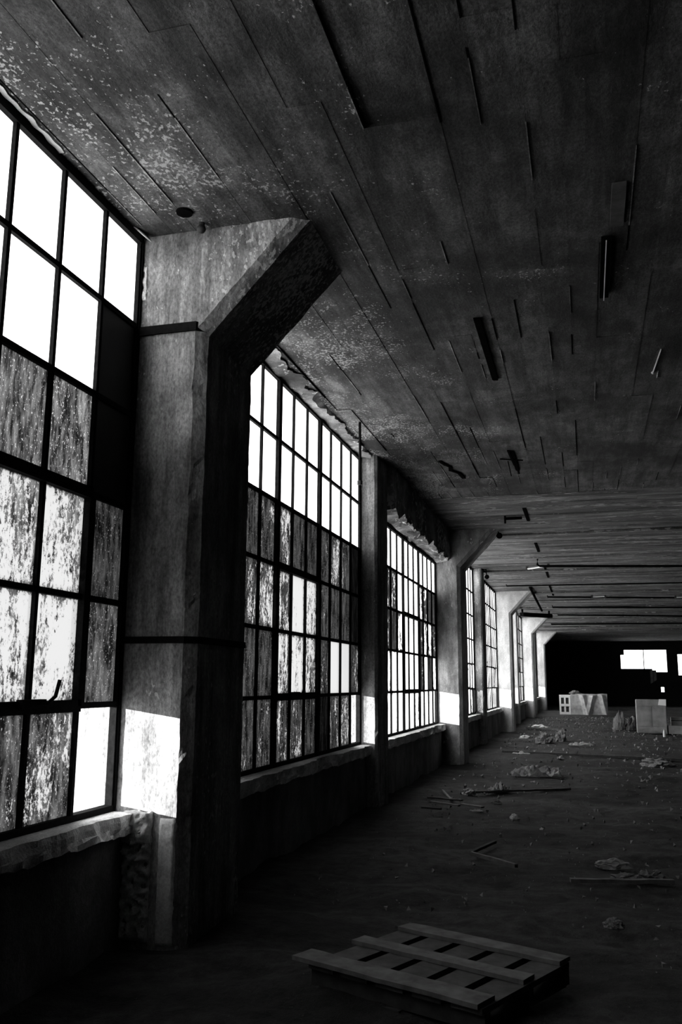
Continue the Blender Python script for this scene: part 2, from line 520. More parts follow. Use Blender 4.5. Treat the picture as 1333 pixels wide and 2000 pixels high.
# ------------------------------------------------------------------ windows
def win(num, n, cov, label, lintel=False, vent=None, glass='glass', boardpatch=None, rows=6, lum=1.0, heavy=(4, 7), milk_rows=(), bars=(0.030, 0.085), seed=0, clear=((0, 5),), glow=0.10):
    """window bay whose far end touches column n; cov maps (column, row) to the crust on that pane"""
    yend = YA + n * BAY
    prev_t = CT if (n - 1) % 2 == 0 else CTB
    ystart = yend - BAY + prev_t
    ncol = 11
    ztop = ZS + rows * PH
    root = empty('window_%d' % num, (0, ystart, ZS))
    tag(root, label, 'window', 'tall steel windows of the left wall', 'structure')
    inv = Vector((0, -ystart, -ZS))
    # outer frame
    bm = bmesh.new()
    yn = max(ystart, yend - ncol * PW)
    yl = ystart
    box(bm, -0.03, 0.035, yl, yend, ZS - 0.02, ZS + 0.022)
    box(bm, -0.03, 0.035, yl, yend, ztop - 0.022, ztop + 0.055)
    box(bm, -0.03, 0.04, yend - 0.022, yend + 0.005, ZS, ztop)
    box(bm, -0.03, 0.04, yl - 0.005, yl + 0.022, ZS, ztop)
    # second fillet beside the column
    box(bm, -0.01, 0.03, yend - 0.040, yend - 0.032, ZS, ztop)
    for v in bm.verts: v.co += inv
    link('frame', bm, M['iron'], root)
    # glazing bars
    bm = bmesh.new()
    thin, thick = bars
    for k in range(1, ncol + 1):
        y = yend - k * PW
        if y < ystart + 0.05: break
        w = thick if k in heavy else thin
        d = 0.03 if k in heavy else 0.018
        box(bm, -d, d + 0.008, y - w / 2, y + w / 2, ZS, ztop)
    for r in range(1, rows):
        z = ztop - r * PH
        w = 0.036
        box(bm, -0.019, 0.026, ystart, yend, z - w / 2, z + w / 2)
    for v in bm.verts: v.co += inv
    link('glazing_bars', bm, M['iron'], root)
    # opening section with its heavier frame and catch
    for (c0, c1, r0, r1, hy) in (vent or ()):
        bm = bmesh.new()
        ya, yb_ = max(ystart + 0.03, yend - c1 * PW), yend - c0 * PW
        za, zb = ztop - r1 * PH, ztop - r0 * PH
        g = 0.07
        for (a, b, c, d) in ((ya - g / 2, ya + g / 2, za, zb), (yb_ - g / 2, yb_ + g / 2, za, zb), (ya, yb_, za - g / 2, za + g / 2), (ya, yb_, zb - g / 2, zb + g / 2)):
            box(bm, -0.035, 0.045, a, b, c, d)
        for v in bm.verts: v.co += inv
        s = link('opening_light', bm, M['iron'], root)
        if hy is not None:
            bm = bmesh.new()
            tube(bm, [(0.05, hy - 0.16, za + 0.02), (0.075, hy, za + 0.02), (0.085, hy + 0.06, za + 0.06), (0.09, hy + 0.085, za + 0.15)], 0.011, 8)
            box(bm, 0.03, 0.07, hy - 0.22, hy + 0.0, za - 0.01, za + 0.045)
            for v in bm.verts: v.co += inv
            link('catch_handle', bm, M['iron'], s)
    # panes
    me = bpy.data.meshes.new('panes')
    vs, fs, uvs, A = [], [], [], {'cov': [], 'milk': [], 'seed': [], 'lum': [], 'glow': []}
    bmb = bmesh.new(); nb = 0
    rg = random.Random(100 * num + seed)
    for c in range(ncol):
        y1 = yend - c * PW; y0 = yend - (c + 1) * PW
        if y1 < ystart + 0.06: break
        y0 = max(y0, ystart)
        for r in range(rows):
            z1 = ztop - r * PH; z0 = z1 - PH
            cv = cov(c, r, rg)
            if cv is None: continue
            if cv == 'board': continue
            l = lum
            if isinstance(cv, tuple): cv, l = cv
            i = len(vs)
            vs += [(0, y0 - ystart, z0 - ZS), (0, y1 - ystart, z0 - ZS), (0, y1 - ystart, z1 - ZS), (0, y0 - ystart, z1 - ZS)]
            fs.append((i, i + 1, i + 2, i + 3)); uvs += [0, 0, 1, 0, 1, 1, 0, 1]
            A['cov'].append(cv); A['milk'].append(0.0 if (c, r) in clear else 0.97); A['glow'].append(0.58 if r in milk_rows else glow); A['seed'].append(rg.uniform(0, 9)); A['lum'].append(l)
    me.from_pydata(vs, [], fs)
    for k, v in A.items():
        me.attributes.new(k, 'FLOAT', 'FACE').data.foreach_set('value', v)
    ul = me.uv_layers.new(name='UVMap'); ul.data.foreach_set('uv', uvs)
    me.materials.append(M[glass])
    po = bpy.data.objects.new('panes', me); COL.objects.link(po); po.parent = root
    for (c0, c1, r0, r1, lab) in (boardpatch or ()):
        bm = bmesh.new()
        box(bm, -0.012, 0.012, max(ystart + 0.02, yend - c1 * PW) - ystart, yend - c0 * PW - ystart, ztop - r1 * PH - ZS, ztop - r0 * PH - ZS)
        tag(link('blanking_board', bm, M['black_board'], root), lab)
    return root

T1 = {(0, 0): 0, (1, 0): 0, (2, 0): 0, (3, 0): 0, (0, 1): 'board', (1, 1): 0, (2, 1): 0, (3, 1): 0,
      (0, 2): 'board', (1, 2): (0.76, 1.7), (2, 2): (0.84, 1.6), (3, 2): (0.8, 2),
      (0, 3): (0.86, 0.4), (1, 3): (0.48, 1.6), (2, 3): (0.48, 1.6), (3, 3): (0.5, 1.6),
      (0, 4): (0.92, 1.0), (1, 4): (0.36, 1.4), (2, 4): (0.46, 1.4), (3, 4): (0.5, 1.4),
      (0, 5): 0, (1, 5): (0.62, 1.1), (2, 5): (0.70, 0.9), (3, 5): (0.7, 1)}
win(1, 0, lambda c, r, g: T1.get((c, r), (0.0 if r < 2 else g.uniform(0.4, 0.8))), 'nearest tall steel window with clean upper panes, blotched lower panes and a blacked-out panel by the column',
    vent=[(1, 4, 3, 5, 4.40)], milk_rows=(0, 1), boardpatch=[(0, 1, 1, 3, 'black board closing two panes beside the column')])
T2 = {2: [1.0, .8, .68, .85, .92, .92, .72, .8, .78, .75, .8], 3: [1.0, .96, .93, .82, .55, .36, .62, .66, .7, .7, .8],
      4: [.74, 0, 0, .8, .6, .48, .58, .92, .9, .3, .3], 5: [0, .66, .74, 1.0, .82, .72, .76, .8, .8, .6, .6]}
win(2, 1, lambda c, r, g: (0.0 if c > 1 or r else 0.08) if r < 2 else (T2[r][c] - 0.07 if T2[r][c] > 0 else 0.0, 0.45) if T2[r][c] < 1 else (1.0, 0.05),
    'second steel window with streaked dark panes below two clean rows', vent=[(4, 7, 3, 5, YA + BAY - 5.6 * PW)], milk_rows=(0, 1))
T3 = {0: [.05] * 11, 1: [.92, .9, .62, .6, .12, .1, .2, .3, .6, .7, .7], 2: [.7, .45, .6, .8, .25, .2, .25, .5, .8, .7, .7],
      3: [.4, .75, .3, .75, .3, .25, .2, .3, .3, .4, .4], 4: [.05, .1, .1, .35, .5, .1, .1, .2, .3, .3, .3]}
win(3, 2, lambda c, r, g: (T3[r][c], 0.5), 'third window, one row shorter, under a lintel of crumbling plaster', rows=5, glass='glass_far', bars=(0.04, 0.07), vent=[(4, 7, 2, 4, None)], clear=((0, 4),), milk_rows=(0,), glow=0.5)
def farcov(c, r, g):
    if r < 2: return g.uniform(0, 0.18)
    return (g.choice((g.uniform(0.05, 0.3), g.uniform(0.2, 0.5))), 0.8)
for k, lab in ((3, 'fourth window, a narrow bright strip seen between the bracketed column and the slender column'),
               (4, 'fifth window, bright with dark streaks, before the sunlit white column'),
               (5, 'sixth window, mostly hidden behind the sunlit bracketed column'),
               (6, 'seventh window, thin bright strip of panes'),
               (7, 'eighth window, hidden but for a sliver'),
               (8, 'last window before the dark end of the hall')):
    win(k + 1, k, farcov, lab, glass='glass_far', bars=(0.045, 0.07), milk_rows=(0, 1, 2, 3), glow=0.75)
# the high windows in the end wall
def far_window(num, x0, x1, z0, z1, mull, label):
    r = empty('window_%d' % num, (x0, YEND, z0)); tag(r, label, 'window', kind='structure')
    bm = bmesh.new()
    for m in mull: box(bm, m - x0 - 0.03, m - x0 + 0.03, 0.10, 0.16, 0, z1 - z0)
    box(bm, 0, x1 - x0, 0.08, 0.16, z1 - z0 - 0.04, z1 - z0)
    link('frame', bm, M['iron'], r)
    bm = bmesh.new(); vs = [bm.verts.new(p) for p in ((0, 0.13, 0), (x1 - x0, 0.13, 0), (x1 - x0, 0.13, z1 - z0), (0, 0.13, z1 - z0))]; bm.faces.new(vs)
    link('panes', bm, M['clear'], r)
far_window(10, 5.74, 8.75, 2.47, 4.13, (7.13,), 'wide bright window high in the black end wall')
far_window(11, 9.50, 11.9, 2.24, 3.80, (10.7,), 'second high window at the right edge of the end wall')

# ------------------------------------------------------------------ sills
def sill(n, label, drop=0.0):
    yend = YA + n * BAY
    ystart = yend - BAY + (CT if (n - 1) % 2 == 0 else CTB)
    bm = bmesh.new()
    box(bm, -0.28, 0.175, ystart, yend - 0.02, 0.66, ZS - 0.016)
    dice(bm, 0.06 if n < 3 else 0.3, 9)
    for v in bm.verts:
        if v.co.x > 0.12:
            q = noise.fractal(v.co * 4.0 + Vector((n, 0, 0)), 0.7, 2.0, 4)
            v.co.x += q * 0.035 - max(0, noise.noise(v.co * 1.7 + Vector((0, n, 3))) - 0.2) * 0.12
            if v.co.z < 0.7: v.co.z += q * 0.035
            else: v.co.z -= 0.006
    return tag(link('window_sill', bm, M['sill']), label, 'window sill', 'concrete sills under the windows', 'structure')
for n, lab in enumerate(('chipped concrete sill under the nearest window', 'broken-edged sill under the second window', 'crumbling sill under the third window',
        'sill under the fourth window', 'sill under the fifth window', 'sill under the sixth window', 'sill under the seventh window', 'sill under the eighth window', 'sill under the last window')):
    sill(n, lab)

# lintel above the third window
bm = bmesh.new()
y0, y1 = YA + BAY + CTB, YA + 2 * BAY
zl = ZS + 5 * PH
box(bm, -0.28, 0.34, y0, y1, zl + 0.05, ZC + 0.02)
dice(bm, 0.11, 9)
for v in bm.verts:
    if v.co.z < zl + 0.12:
        q = noise.fractal(Vector((v.co.x * 3, v.co.y * 2.6, 1)), 0.7, 2.0, 5)
        v.co.z += q * 0.09 * (1 if v.co.x > 0.1 else 0.2)
        v.co.x += 0.05 * q
    elif v.co.x > 0.2: v.co.x += 0.03 * noise.noise(v.co * 3)
tag(link('trim_1', bm, M['lintel']), 'deep lintel with a ragged plaster edge above the third window', 'lintel', kind='structure')
# broken plaster lip over the second window
bm = bmesh.new()
box(bm, -0.05, 0.20, YA + CT, YA + BAY, ZC - 0.035, ZC + 0.02)
dice(bm, 0.08, 9)
for v in bm.verts:
    if v.co.z < ZC:
        q = noise.fractal(Vector((v.co.x * 2, v.co.y * 2.3, 7)), 0.7, 2.0, 5)
        v.co.z += 0.03 * q + 0.005; 
        if v.co.x > 0.1: v.co.x += 0.10 * q
tag(link('trim_2', bm, M['lintel']), 'ragged strip of plaster where ceiling meets the second window', 'plaster edge', kind='structure')

# ------------------------------------------------------------------ damage on the nearest column
def lump(name, mat, x0, x1, z0, z1, ydepth, label, seed, step=0.018, amp=0.03, cat='plaster', sc=16.0, kind='structure'):
    bm = bmesh.new()
    nx, nz = max(2, int((x1 - x0) / step)), max(2, int((z1 - z0) / step))
    g = []
    for j in range(nz + 1):
        row = []
        for i in range(nx + 1):
            u, w = i / nx, j / nz
            x, z = x0 + (x1 - x0) * u, z0 + (z1 - z0) * w
            q = noise.fractal(Vector((x * sc, seed, z * sc)), 0.8, 2.0, 4)
            e = min(u, 1 - u, w * 2, (1 - w) * 2)
            y = YA - ydepth * min(1, e * 8) - amp * q * min(1, e * 5)
            if i in (0, nx): x += 0.02 * noise.noise(Vector((z * 14, seed, 0)))
            if j in (0, nz): z += 0.03 * noise.noise(Vector((x * 14, seed, 3)))
            if i in (0, nx) or j in (0, nz): y = YA + 0.03
            row.append(bm.verts.new((x, y, z)))
        g.append(row)
    for a, b in zip(g, g[1:]):
        for i in range(nx): bm.faces.new((a[i], a[i + 1], b[i + 1], b[i]))
    return tag(link(name, bm, mat, smooth=True), label, cat, kind=kind)
lump('broken_concrete_patch', M['rubble'], 0.10, 0.305, 0.02, 0.735, 0.03, 'rough exposed aggregate at the foot of the nearest column', 1.0, step=0.012, amp=0.075, sc=24.0, cat='broken concrete')
lump('concrete_facing', M['bloom_pale'], 0.335, 0.475, 0.0, 0.775, 0.014, 'smooth facing strip, coloured pale for sun bloom, right of the crack at the foot of the nearest column', 2.0, amp=0.006, cat='broken concrete')
lump('plaster_and_bloom', M['bloom_pale'], 0.09, 0.31, 0.60, 0.80, 0.05, 'broken chunk beside the end of the nearest sill, coloured pale for sun bloom', 9.0, step=0.012, amp=0.03, cat='plaster')  # chunk added here; its paleness paints the bloom under the sun patch
lump('plaster_and_bloom', M['sill'], 0.03, 0.08, 4.25, 4.55, 0.003, 'torn plaster edge by the window near the top of the nearest column', 4.0, step=0.01, amp=0.014, cat='plaster')

# ------------------------------------------------------------------ fittings under the ceiling
def rod(name, pts, r, mat, label, cat, group=None, n=8, parent=None):
    bm = bmesh.new(); tube(bm, pts, r, n)
    o = link(name, bm, mat, parent, smooth=False)
    return tag(o, label, cat, group) if parent is None else o
o = rod('hanging_rod', [(0.42, 10.13, ZC + 0.01), (0.425, 10.13, 4.2), (0.42, 10.13, 3.74)], 0.017, M['iron'], 'thin iron rod hanging from the ceiling in front of the second window', 'rod')
bm = bmesh.new()
bmesh.ops.create_cone(bm, cap_ends=True, segments=10, radius1=0.032, radius2=0.032, depth=0.05, matrix=Matrix.Translation((0.42, 10.13, 3.98)))
link('clamp', bm, M['rust'], o)

# dark inset channels in one line down the hall
slots = [(2.19, 7.31, 8.95, 0.06, 'dark channel strip set in the ceiling, nearest of its line'),
         (2.12, 11.95, 13.1, 0.05, 'dark channel strip with torn wires hanging from it'),
         (2.01, 16.1, 17.4, 0.05, 'dark channel strip near the bracket of the third window bay'),
         (1.99, 20.3, 21.7, 0.05, 'short dark channel strip left of the crosswise pipe'),
         (2.0, 24.8, 27.2, 0.05, 'dark channel strip behind the white tube'),
         (1.94, 29.4, 32.9, 0.05, 'far dark channel strip nearest the far bracketed column')]
for x, a, b, h, lab in slots:
    bm = bmesh.new()
    box(bm, x - 0.026, x + 0.026, a, b, ZC - h * 0.35, ZC + 0.02)
    box(bm, x - 0.036, x - 0.026, a, b, ZC - h * 0.2, ZC + 0.02)
    tag(link('ceiling_channel', bm, M['dark_hole']), lab, 'channel', 'dark channels in line along the ceiling')
# steel light channel with a bright rim
r = empty('light_channel', (3.25, 6.1, ZC)); tag(r, 'long narrow steel channel with a shiny rim on the dark ceiling at right', 'light fitting')
bm = bmesh.new(); box(bm, -0.035, 0.035, 0, 1.0, -0.035, 0.01); link('housing', bm, M['dark_hole'], r)
bm = bmesh.new(); box(bm, -0.005, 0.002, 0, 1.04, -0.041, -0.034); tag(link('rim', bm, M['tube'], r), 'thin bright metal edge')
bm = bmesh.new(); box(bm, 3.27, 3.36, 5.40, 5.95, ZC - 0.02, ZC + 0.01)
tag(link('paper_strip', bm, M['wood_mid']), 'dull strip stuck to the ceiling before the steel channel', 'strip')
# black disc drawn as a hole's shade and a knob beside the nearest column
bm = bmesh.new()
bmesh.ops.create_cone(bm, cap_ends=True, segments=20, radius1=0.055, radius2=0.062, depth=0.03, matrix=Matrix.Translation((0.47, 5.03, ZC)))
tag(link('hole_shade_disc', bm, M['dark_hole']), 'round black disc for the dark of a hole in the ceiling beside the nearest column', 'hole shade')
r = empty('fixing_boss', (0.52, 5.20, ZC)); tag(r, 'small round fixing knob where nearest column meets the ceiling', 'knob')
bm = bmesh.new(); bmesh.ops.create_uvsphere(bm, u_segments=12, v_segments=8, radius=0.032, matrix=Matrix.Translation((0, 0, -0.045))); link('knob_head', bm, M['rust'], r, True)
bm = bmesh.new(); bmesh.ops.create_cone(bm, cap_ends=True, segments=12, radius1=0.022, radius2=0.022, depth=0.05, matrix=Matrix.Translation((0, 0, -0.01))); link('stem', bm, M['rust'], r)
# white plaster chip and painted light streak along the head of the nearest window
bm = bmesh.new()
vs = [bm.verts.new(p) for p in ((0.03, 5.12, ZC - 0.002), (0.07, 5.26, ZC - 0.005), (0.11, 5.255, ZC - 0.065), (0.06, 5.14, ZC - 0.02))]
f = bm.faces.new(vs); ex = bmesh.ops.extrude_face_region(bm, geom=[f])
for v in [g for g in ex['geom'] if isinstance(g, bmesh.types.BMVert)]: v.co += Vector((0.004, 0, 0.006))
tag(link('flake_and_light_streak', bm, M['pale']), 'white wedge of plaster at the top corner of the nearest window', 'plaster flake')
bm = bmesh.new()
box(bm, 0.045, 0.075, 3.35, 4.2, ZC - 0.012, ZC + 0.01)  # white strip in place of light leaking over the frame
dice(bm, 0.04, 6)
for v in bm.verts: v.co.x += 0.02 * noise.noise(v.co * 11)
tag(link('flake_and_light_streak', bm, M['pale']), 'long white sliver painting the light that leaks above the nearest window', 'plaster flake')
# ragged hanging scraps
def scrap(name, x, y, segs, label, cat):
    bm = bmesh.new()
    for (dx, dy, dx2, dy2, dz, w) in segs:
        obox(bm, (x + dx, y + dy, ZC - 0.01), (x + dx2, y + dy2, ZC - dz), w, 0.012)
    return tag(link(name, bm, M['dark_hole']), label, cat)
scrap('torn_wire', 2.12, 12.4, [(-0.05, -0.5, 0.0, 0.0, 0.10, 0.03), (0.0, 0.0, 0.03, 0.45, 0.12, 0.03), (-0.10, 0.1, -0.08, 0.4, 0.16, 0.012), (-0.2, -0.05, 0.12, -0.02, 0.04, 0.03)], 'ragged wires and scraps hanging under the second channel', 'wires')
bm = bmesh.new()
pts = [(1.07, 12.25), (1.12, 12.5), (1.17, 12.62), (1.14, 12.85), (1.24, 13.05), (1.27, 13.4)]
for a, b in zip(pts, pts[1:]): obox(bm, (*a, ZC - 0.012), (*b, ZC - 0.014), random.uniform(0.03, 0.07), 0.02)
tag(link('tar_scrap', bm, M['dark_hole']), 'crooked black scrap stuck under the ceiling near the third window', 'scrap')
bm = bmesh.new()
obox(bm, (1.6, 16.85, ZC - 0.05), (1.92, 16.82, ZC - 0.05), 0.04, 0.05); obox(bm, (1.6, 16.85, ZC + 0.01), (1.6, 16.85, ZC - 0.14), 0.035, 0.035)
tag(link('angle_bracket', bm, M['dark_hole']), 'black angle bracket under the ceiling above the third bracketed column', 'bracket')
# small black lamp heads by the haunched column and the far plain column
for (x, y, z, lab) in ((1.33, YA + 2 * BAY + 0.4, ZC - 0.09, 'small black lamp head at the tip of the bracket past the third window'),
                  (0.40, YA + 3 * BAY + 0.2, ZC - 0.22, 'small black lamp head beside the slender plain column')):
    r = empty('lamp_head', (x, y, z)); tag(r, lab, 'lamp head', 'small black lamp heads')
    bm = bmesh.new(); bmesh.ops.create_uvsphere(bm, u_segments=12, v_segments=8, radius=0.065); link('head', bm, M['dark_hole'], r, True)
    bm = bmesh.new(); tube(bm, [(0, 0, 0.02), (-0.03, 0.0, ZC - z + 0.01)], 0.014); link('stem', bm, M['dark_hole'], r)

# white fluorescent tubes
for (a, b, dz, lab) in (((1.53, 24.5), (2.12, 24.08), 0.05, 'white tube lamp hanging askew, nearest and largest of the tubes'),
                    ((3.29, 33.1), (3.75, 33.2), 0.05, 'white tube lamp on the far ceiling right of the line of channels'),
                    ((6.2, 33.9), (6.9, 34.0), 0.05, 'white tube lamp at the right edge of the picture'),
                    ((4.72, 42.75), (5.35, 42.85), 0.05, 'white tube lamp on the farthest stretch of ceiling')):
    mx, my = (a[0] + b[0]) / 2, (a[1] + b[1]) / 2
    r = empty('tube_lamp', (mx, my, ZC)); tag(r, lab, 'lamp', 'white tube lamps on the far ceiling')
    bm = bmesh.new(); tube(bm, [(a[0] - mx, a[1] - my, -dz - 0.02), (b[0] - mx, b[1] - my, -dz)], 0.022, 10); link('tube', bm, M['tube'], r)
    for p in (a, b):
        bm = bmesh.new(); box(bm, p[0] - mx - 0.03, p[0] - mx + 0.03, p[1] - my - 0.03, p[1] - my + 0.03, -dz - 0.05, 0.02); link('lamp_holder', bm, M['rust'], r)
# crosswise pipes
pipes = [(1.88, 23.0, 9.0, 24.6, 0.07, 0.03, True, 'long dark pipe across the ceiling with a bent left end, nearest of the pipes'),
         (0.6, 28.9, 11.5, 29.4, 0.05, 0.022, False, 'thin dark pipe across the ceiling behind the nearest white tube'),
         (1.73, 32.9, 11.5, 35.6, 0.06, 0.03, False, 'dark pipe crossing the ceiling beside the second white tube'),
         (1.75, 37.3, 11.5, 39.5, 0.07, 0.035, False, 'dark pipe crossing the ceiling beyond the second white tube'),
         (1.83, 41.6, 11.5, 44.6, 0.07, 0.035, False, 'dark pipe crossing the ceiling at the farthest white tube'),
         (1.3, 48.0, 11.5, 48.6, 0.08, 0.04, False, 'farthest dark pipe crossing the ceiling before the black end')]
for x0, y0, x1, y1, dz, rr, hook, lab in pipes:
    pts = [(x0, y0, ZC - dz), (x1, y1, ZC - dz)]
    if hook: pts = [(x0 + 0.01, y0, ZC + 0.01), (x0, y0, ZC - 0.15), (x0 + 0.06, y0 + 0.02, ZC - 0.19), (x1, y1, ZC - 0.19)]
    else: pts = [(x0, y0, ZC + 0.01)] + pts
    rod('ceiling_pipe', pts, rr, M['dark_hole'], lab, 'pipe', 'dark pipes crossing the ceiling')
rod('slanting_pipe', [(1.3, 29.7, ZC - 0.03), (1.34, 36.7, ZC - 0.25)], 0.045, M['dark_hole'], 'dark pipe slanting away from the tip of the sunlit column bracket', 'pipe')
r = empty('duct_box', (0.4, 38.9, ZC)); tag(r, 'long dark box hanging below the ceiling by the far white columns', 'duct')
bm = bmesh.new(); obox(bm, (0.0, 0.0, -0.22), (1.15, 1.3, -0.22), 0.25, 0.16); link('casing', bm, M['dark_hole'], r)
bm = bmesh.new(); obox(bm, (0.02, 0.02, 0.02), (0.02, 0.02, -0.2), 0.08, 0.08); link('hanger', bm, M['dark_hole'], r)
bm = bmesh.new(); obox(bm, (1.1, 1.2, 0.02), (1.1, 1.2, -0.2), 0.08, 0.08); link('hanger', bm, M['dark_hole'], r)
# plaster drip on the dark ceiling at the right
bm = bmesh.new()
obox(bm, (3.77, 9.14, ZC - 0.005), (3.80, 8.5, ZC + 0.002), 0.008, 0.02)
bmesh.ops.create_uvsphere(bm, u_segments=8, v_segments=6, radius=0.018, matrix=Matrix.Translation((3.77, 9.15, ZC - 0.005)))
tag(link('plaster_drip', bm, M['pale']), 'pale drip of plaster on the dark ceiling at the right', 'plaster drip')

# ------------------------------------------------------------------ things on the floor
def blob(name, x, y, sx, sy, sz, rz, mat, label, cat, seed, group=None, amp=0.45, sc=2.0, sub=4):
    bm = bmesh.new()
    bmesh.ops.create_icosphere(bm, subdivisions=sub, radius=1.0)
    for v in bm.verts:
        q = noise.fractal(v.co * sc + Vector((seed, 0, 0)), 0.8, 2.1, 4)
        r = 1 + amp * q + amp * 0.6 * abs(noise.noise(v.co * 4.5 + Vector((0, seed, 0))))
        v.co = Vector((v.co.x * sx * r, v.co.y * sy * r, max(-0.02, v.co.z * sz * r) if v.co.z > -0.2 else -0.02))
    o = link(name, bm, mat, smooth=False)
    o.location = (x, y, 0.0); o.rotation_euler = (0, 0, rz)
    return tag(o, label, cat, group)
def plank(name, a, b, w, h, z, mat, label, cat='plank', group=None):
    bm = bmesh.new()
    A, B = Vector((*a, z)), Vector((*b, z))
    mid = (A + B) / 2
    obox(bm, A - mid, B - mid, w, h)
    dice(bm, 0.12, 6)
    for v in bm.verts:
        q = noise.noise(v.co * 5 + mid)
        v.co.z += 0.006 * q
    o = link(name, bm, mat); o.location = mid
    return tag(o, label, cat, group)

# wooden pallet
P0 = Vector((2.82, 5.29)); P1 = Vector((1.85, 5.72)); P2 = Vector((2.63, 4.36))
ux = (P1 - P0).normalized(); L = (P1 - P0).length; L2 = (P2 - P0).length
ang = math.atan2(ux.y, ux.x)
r = empty('wooden_pallet', (P0.x, P0.y, 0.0), ang)
tag(r, 'weathered wooden pallet lying on the floor in the foreground', 'pallet')
rr = random.Random(5)
for k, (v0, wd) in enumerate(((0.06, 0.13), (0.46, 0.12), (0.88, 0.16))):
    bm = bmesh.new(); box(bm, rr.uniform(-0.02, 0.02), L + (0.0, 0.04, 0.10)[k], v0 - wd / 2, v0 + wd / 2, 0.128, 0.15)
    dice(bm, 0.1, 5)
    for v in bm.verts: v.co.z += 0.004 * noise.noise(v.co * 6); v.co.y += 0.004 * noise.noise(v.co * 9)
    link('deck_board', bm, M['wood'], r)
for k in range(5):
    cw = (L - 4 * 0.055) / 5; x = cw / 2 + k * (cw + 0.055)
    bm = bmesh.new(); box(bm, x - cw / 2, x + cw / 2, 0.02, 0.94, 0.100, 0.126); link('cross_board', bm, M['wood_mid'], r)
for y in (0.05, 0.46, 0.89):
    bm = bmesh.new(); box(bm, 0.0, L, y - 0.025, y + 0.025, 0.018, 0.099); link('stringer', bm, M['wood_dark'], r)
for k in range(3):
    x = 0.07 + k * (L - 0.16) / 2.0
    bm = bmesh.new(); box(bm, x - 0.05, x + 0.05, 0.02, 0.94, 0.0, 0.017); link('bottom_board', bm, M['wood_dark'], r)

blob('crushed_bottle', 3.13, 8.68, 0.15, 0.055, 0.06, 0.05, M['plastic'], 'crushed pale plastic bottle lying behind the two rags', 'bottle', 1.0, amp=0.25)
blob('crumpled_rag', 3.20, 8.16, 0.10, 0.05, 0.04, 0.3, M['cloth'], 'crumpled pale rag, left of the two before the bottle', 'rag', 2.5)
blob('crumpled_rag', 3.42, 8.20, 0.12, 0.05, 0.065, 0.5, M['cloth'], 'crumpled pale rag heap, right of the two before the bottle', 'rag', 7.5)
plank('wooden_plank', (2.77, 7.82), (3.58, 8.03), 0.05, 0.03, 0.03, M['wood'], 'thin grey plank lying in front of the two rags')
blob('plaster_lump', 3.07, 6.63, 0.055, 0.04, 0.04, 0.2, M['cloth'], 'small pale plaster lump alone on the dark floor at right', 'plaster lump', 4.1)
plank('wooden_lath', (1.84, 8.82), (2.30, 8.33), 0.035, 0.03, 0.02, M['wood'], 'lath meeting another at a corner on the dark floor', 'lath')
plank('wooden_lath', (1.84, 8.84), (2.00, 9.5), 0.035, 0.025, 0.02, M['wood_dark'], 'darker lath pointing away from the corner joint', 'lath')
# torn sheet of cardboard humped on the floor
def sheet(name, x, y, w, d, hgt, rz, mat, label, cat, seed, n=26):
    bm = bmesh.new(); g = []
    for j in range(n + 1):
        row = []
        for i in range(n + 1):
            u, v = i / n - 0.5, j / n - 0.5
            q = noise.fractal(Vector((u * 3.2 + seed, v * 3.2, seed)), 0.8, 2.0, 4)
            z = hgt * (0.55 * abs(q) * 2 + 0.8 * math.exp(-((u * 2.2) ** 2 + (v * 2.6) ** 2))) 
            e = 1 + 0.18 * noise.noise(Vector((u * 6, v * 6, seed)))
            row.append(bm.verts.new((u * w * e, v * d * e, max(0.004, z - 0.02))))
        g.append(row)
    for a, b in zip(g, g[1:]):
        for i in range(n): bm.faces.new((a[i], a[i + 1], b[i + 1], b[i]))
    bmesh.ops.solidify(bm, geom=bm.faces[:], thickness=0.006)
    o = link(name, bm, mat, smooth=False); o.location = (x, y, 0.01); o.rotation_euler = (0, 0, rz)
    return tag(o, label, cat)
sheet('torn_sheet', 2.03, 16.5, 0.85, 0.6, 0.13, 0.1, M['tarp'], 'large torn sheet humped on the floor in the middle distance', 'sheet', 2.0)
sheet('torn_sheet', 1.62, 13.95, 0.30, 0.3, 0.10, 0.6, M['tarp'], 'small peaked scrap of sheet beside the long dark strip', 'sheet', 5.0)
plank('wooden_plank', (1.3, 13.6), (2.65, 14.45), 0.06, 0.03, 0.02, M['wood_dark'], 'long dark strip lying behind the small peaked scrap')
blob('plaster_lump', 1.22, 13.6, 0.09, 0.07, 0.06, 0.2, M['plastic'], 'rounded pale lump at the left end of the long dark strip', 'plaster lump', 8.8)
zz = 0.0
for a, b, w, mt, lab in (((0.80, 13.75), (1.10, 12.65), 0.03, 'wood', 'pale stick leaning out of the pile beneath the third window'),
                     ((0.75, 12.75), (1.25, 12.6), 0.05, 'wood_dark', 'dark short plank at the back of the pile beneath the third window'),
                     ((0.88, 12.2), (1.30, 11.95), 0.05, 'wood', 'grey broken plank in the middle of the pile beneath the third window'),
                     ((1.33, 12.0), (1.62, 11.80), 0.06, 'wood', 'grey broken plank at the right of the pile beneath the third window'),
                     ((0.90, 11.45), (1.15, 11.40), 0.05, 'wood_dark', 'short plank piece in front of the pile beneath the third window')):
    zz += 0.012
    plank('broken_plank', a, b, w, 0.022, zz, M[mt], lab, 'plank', 'broken planks in the pile by the wall')
sheet('paper_scrap', 1.55, 11.7, 0.16, 0.10, 0.04, 0.3, M['pale'], 'white paper scrap at the right end of the plank pile', 'paper', 9.0, 10)
sheet('paper_scrap', 1.72, 12.6, 0.14, 0.08, 0.03, 0.1, M['cloth'], 'paper scrap behind the right end of the plank pile', 'paper', 3.4, 10)
blob('plaster_lump', 2.05, 11.35, 0.05, 0.04, 0.04, 0.2, M['pale'], 'white plaster lump, leftmost of two single lumps in mid floor', 'plaster lump', 1.8, sub=3)
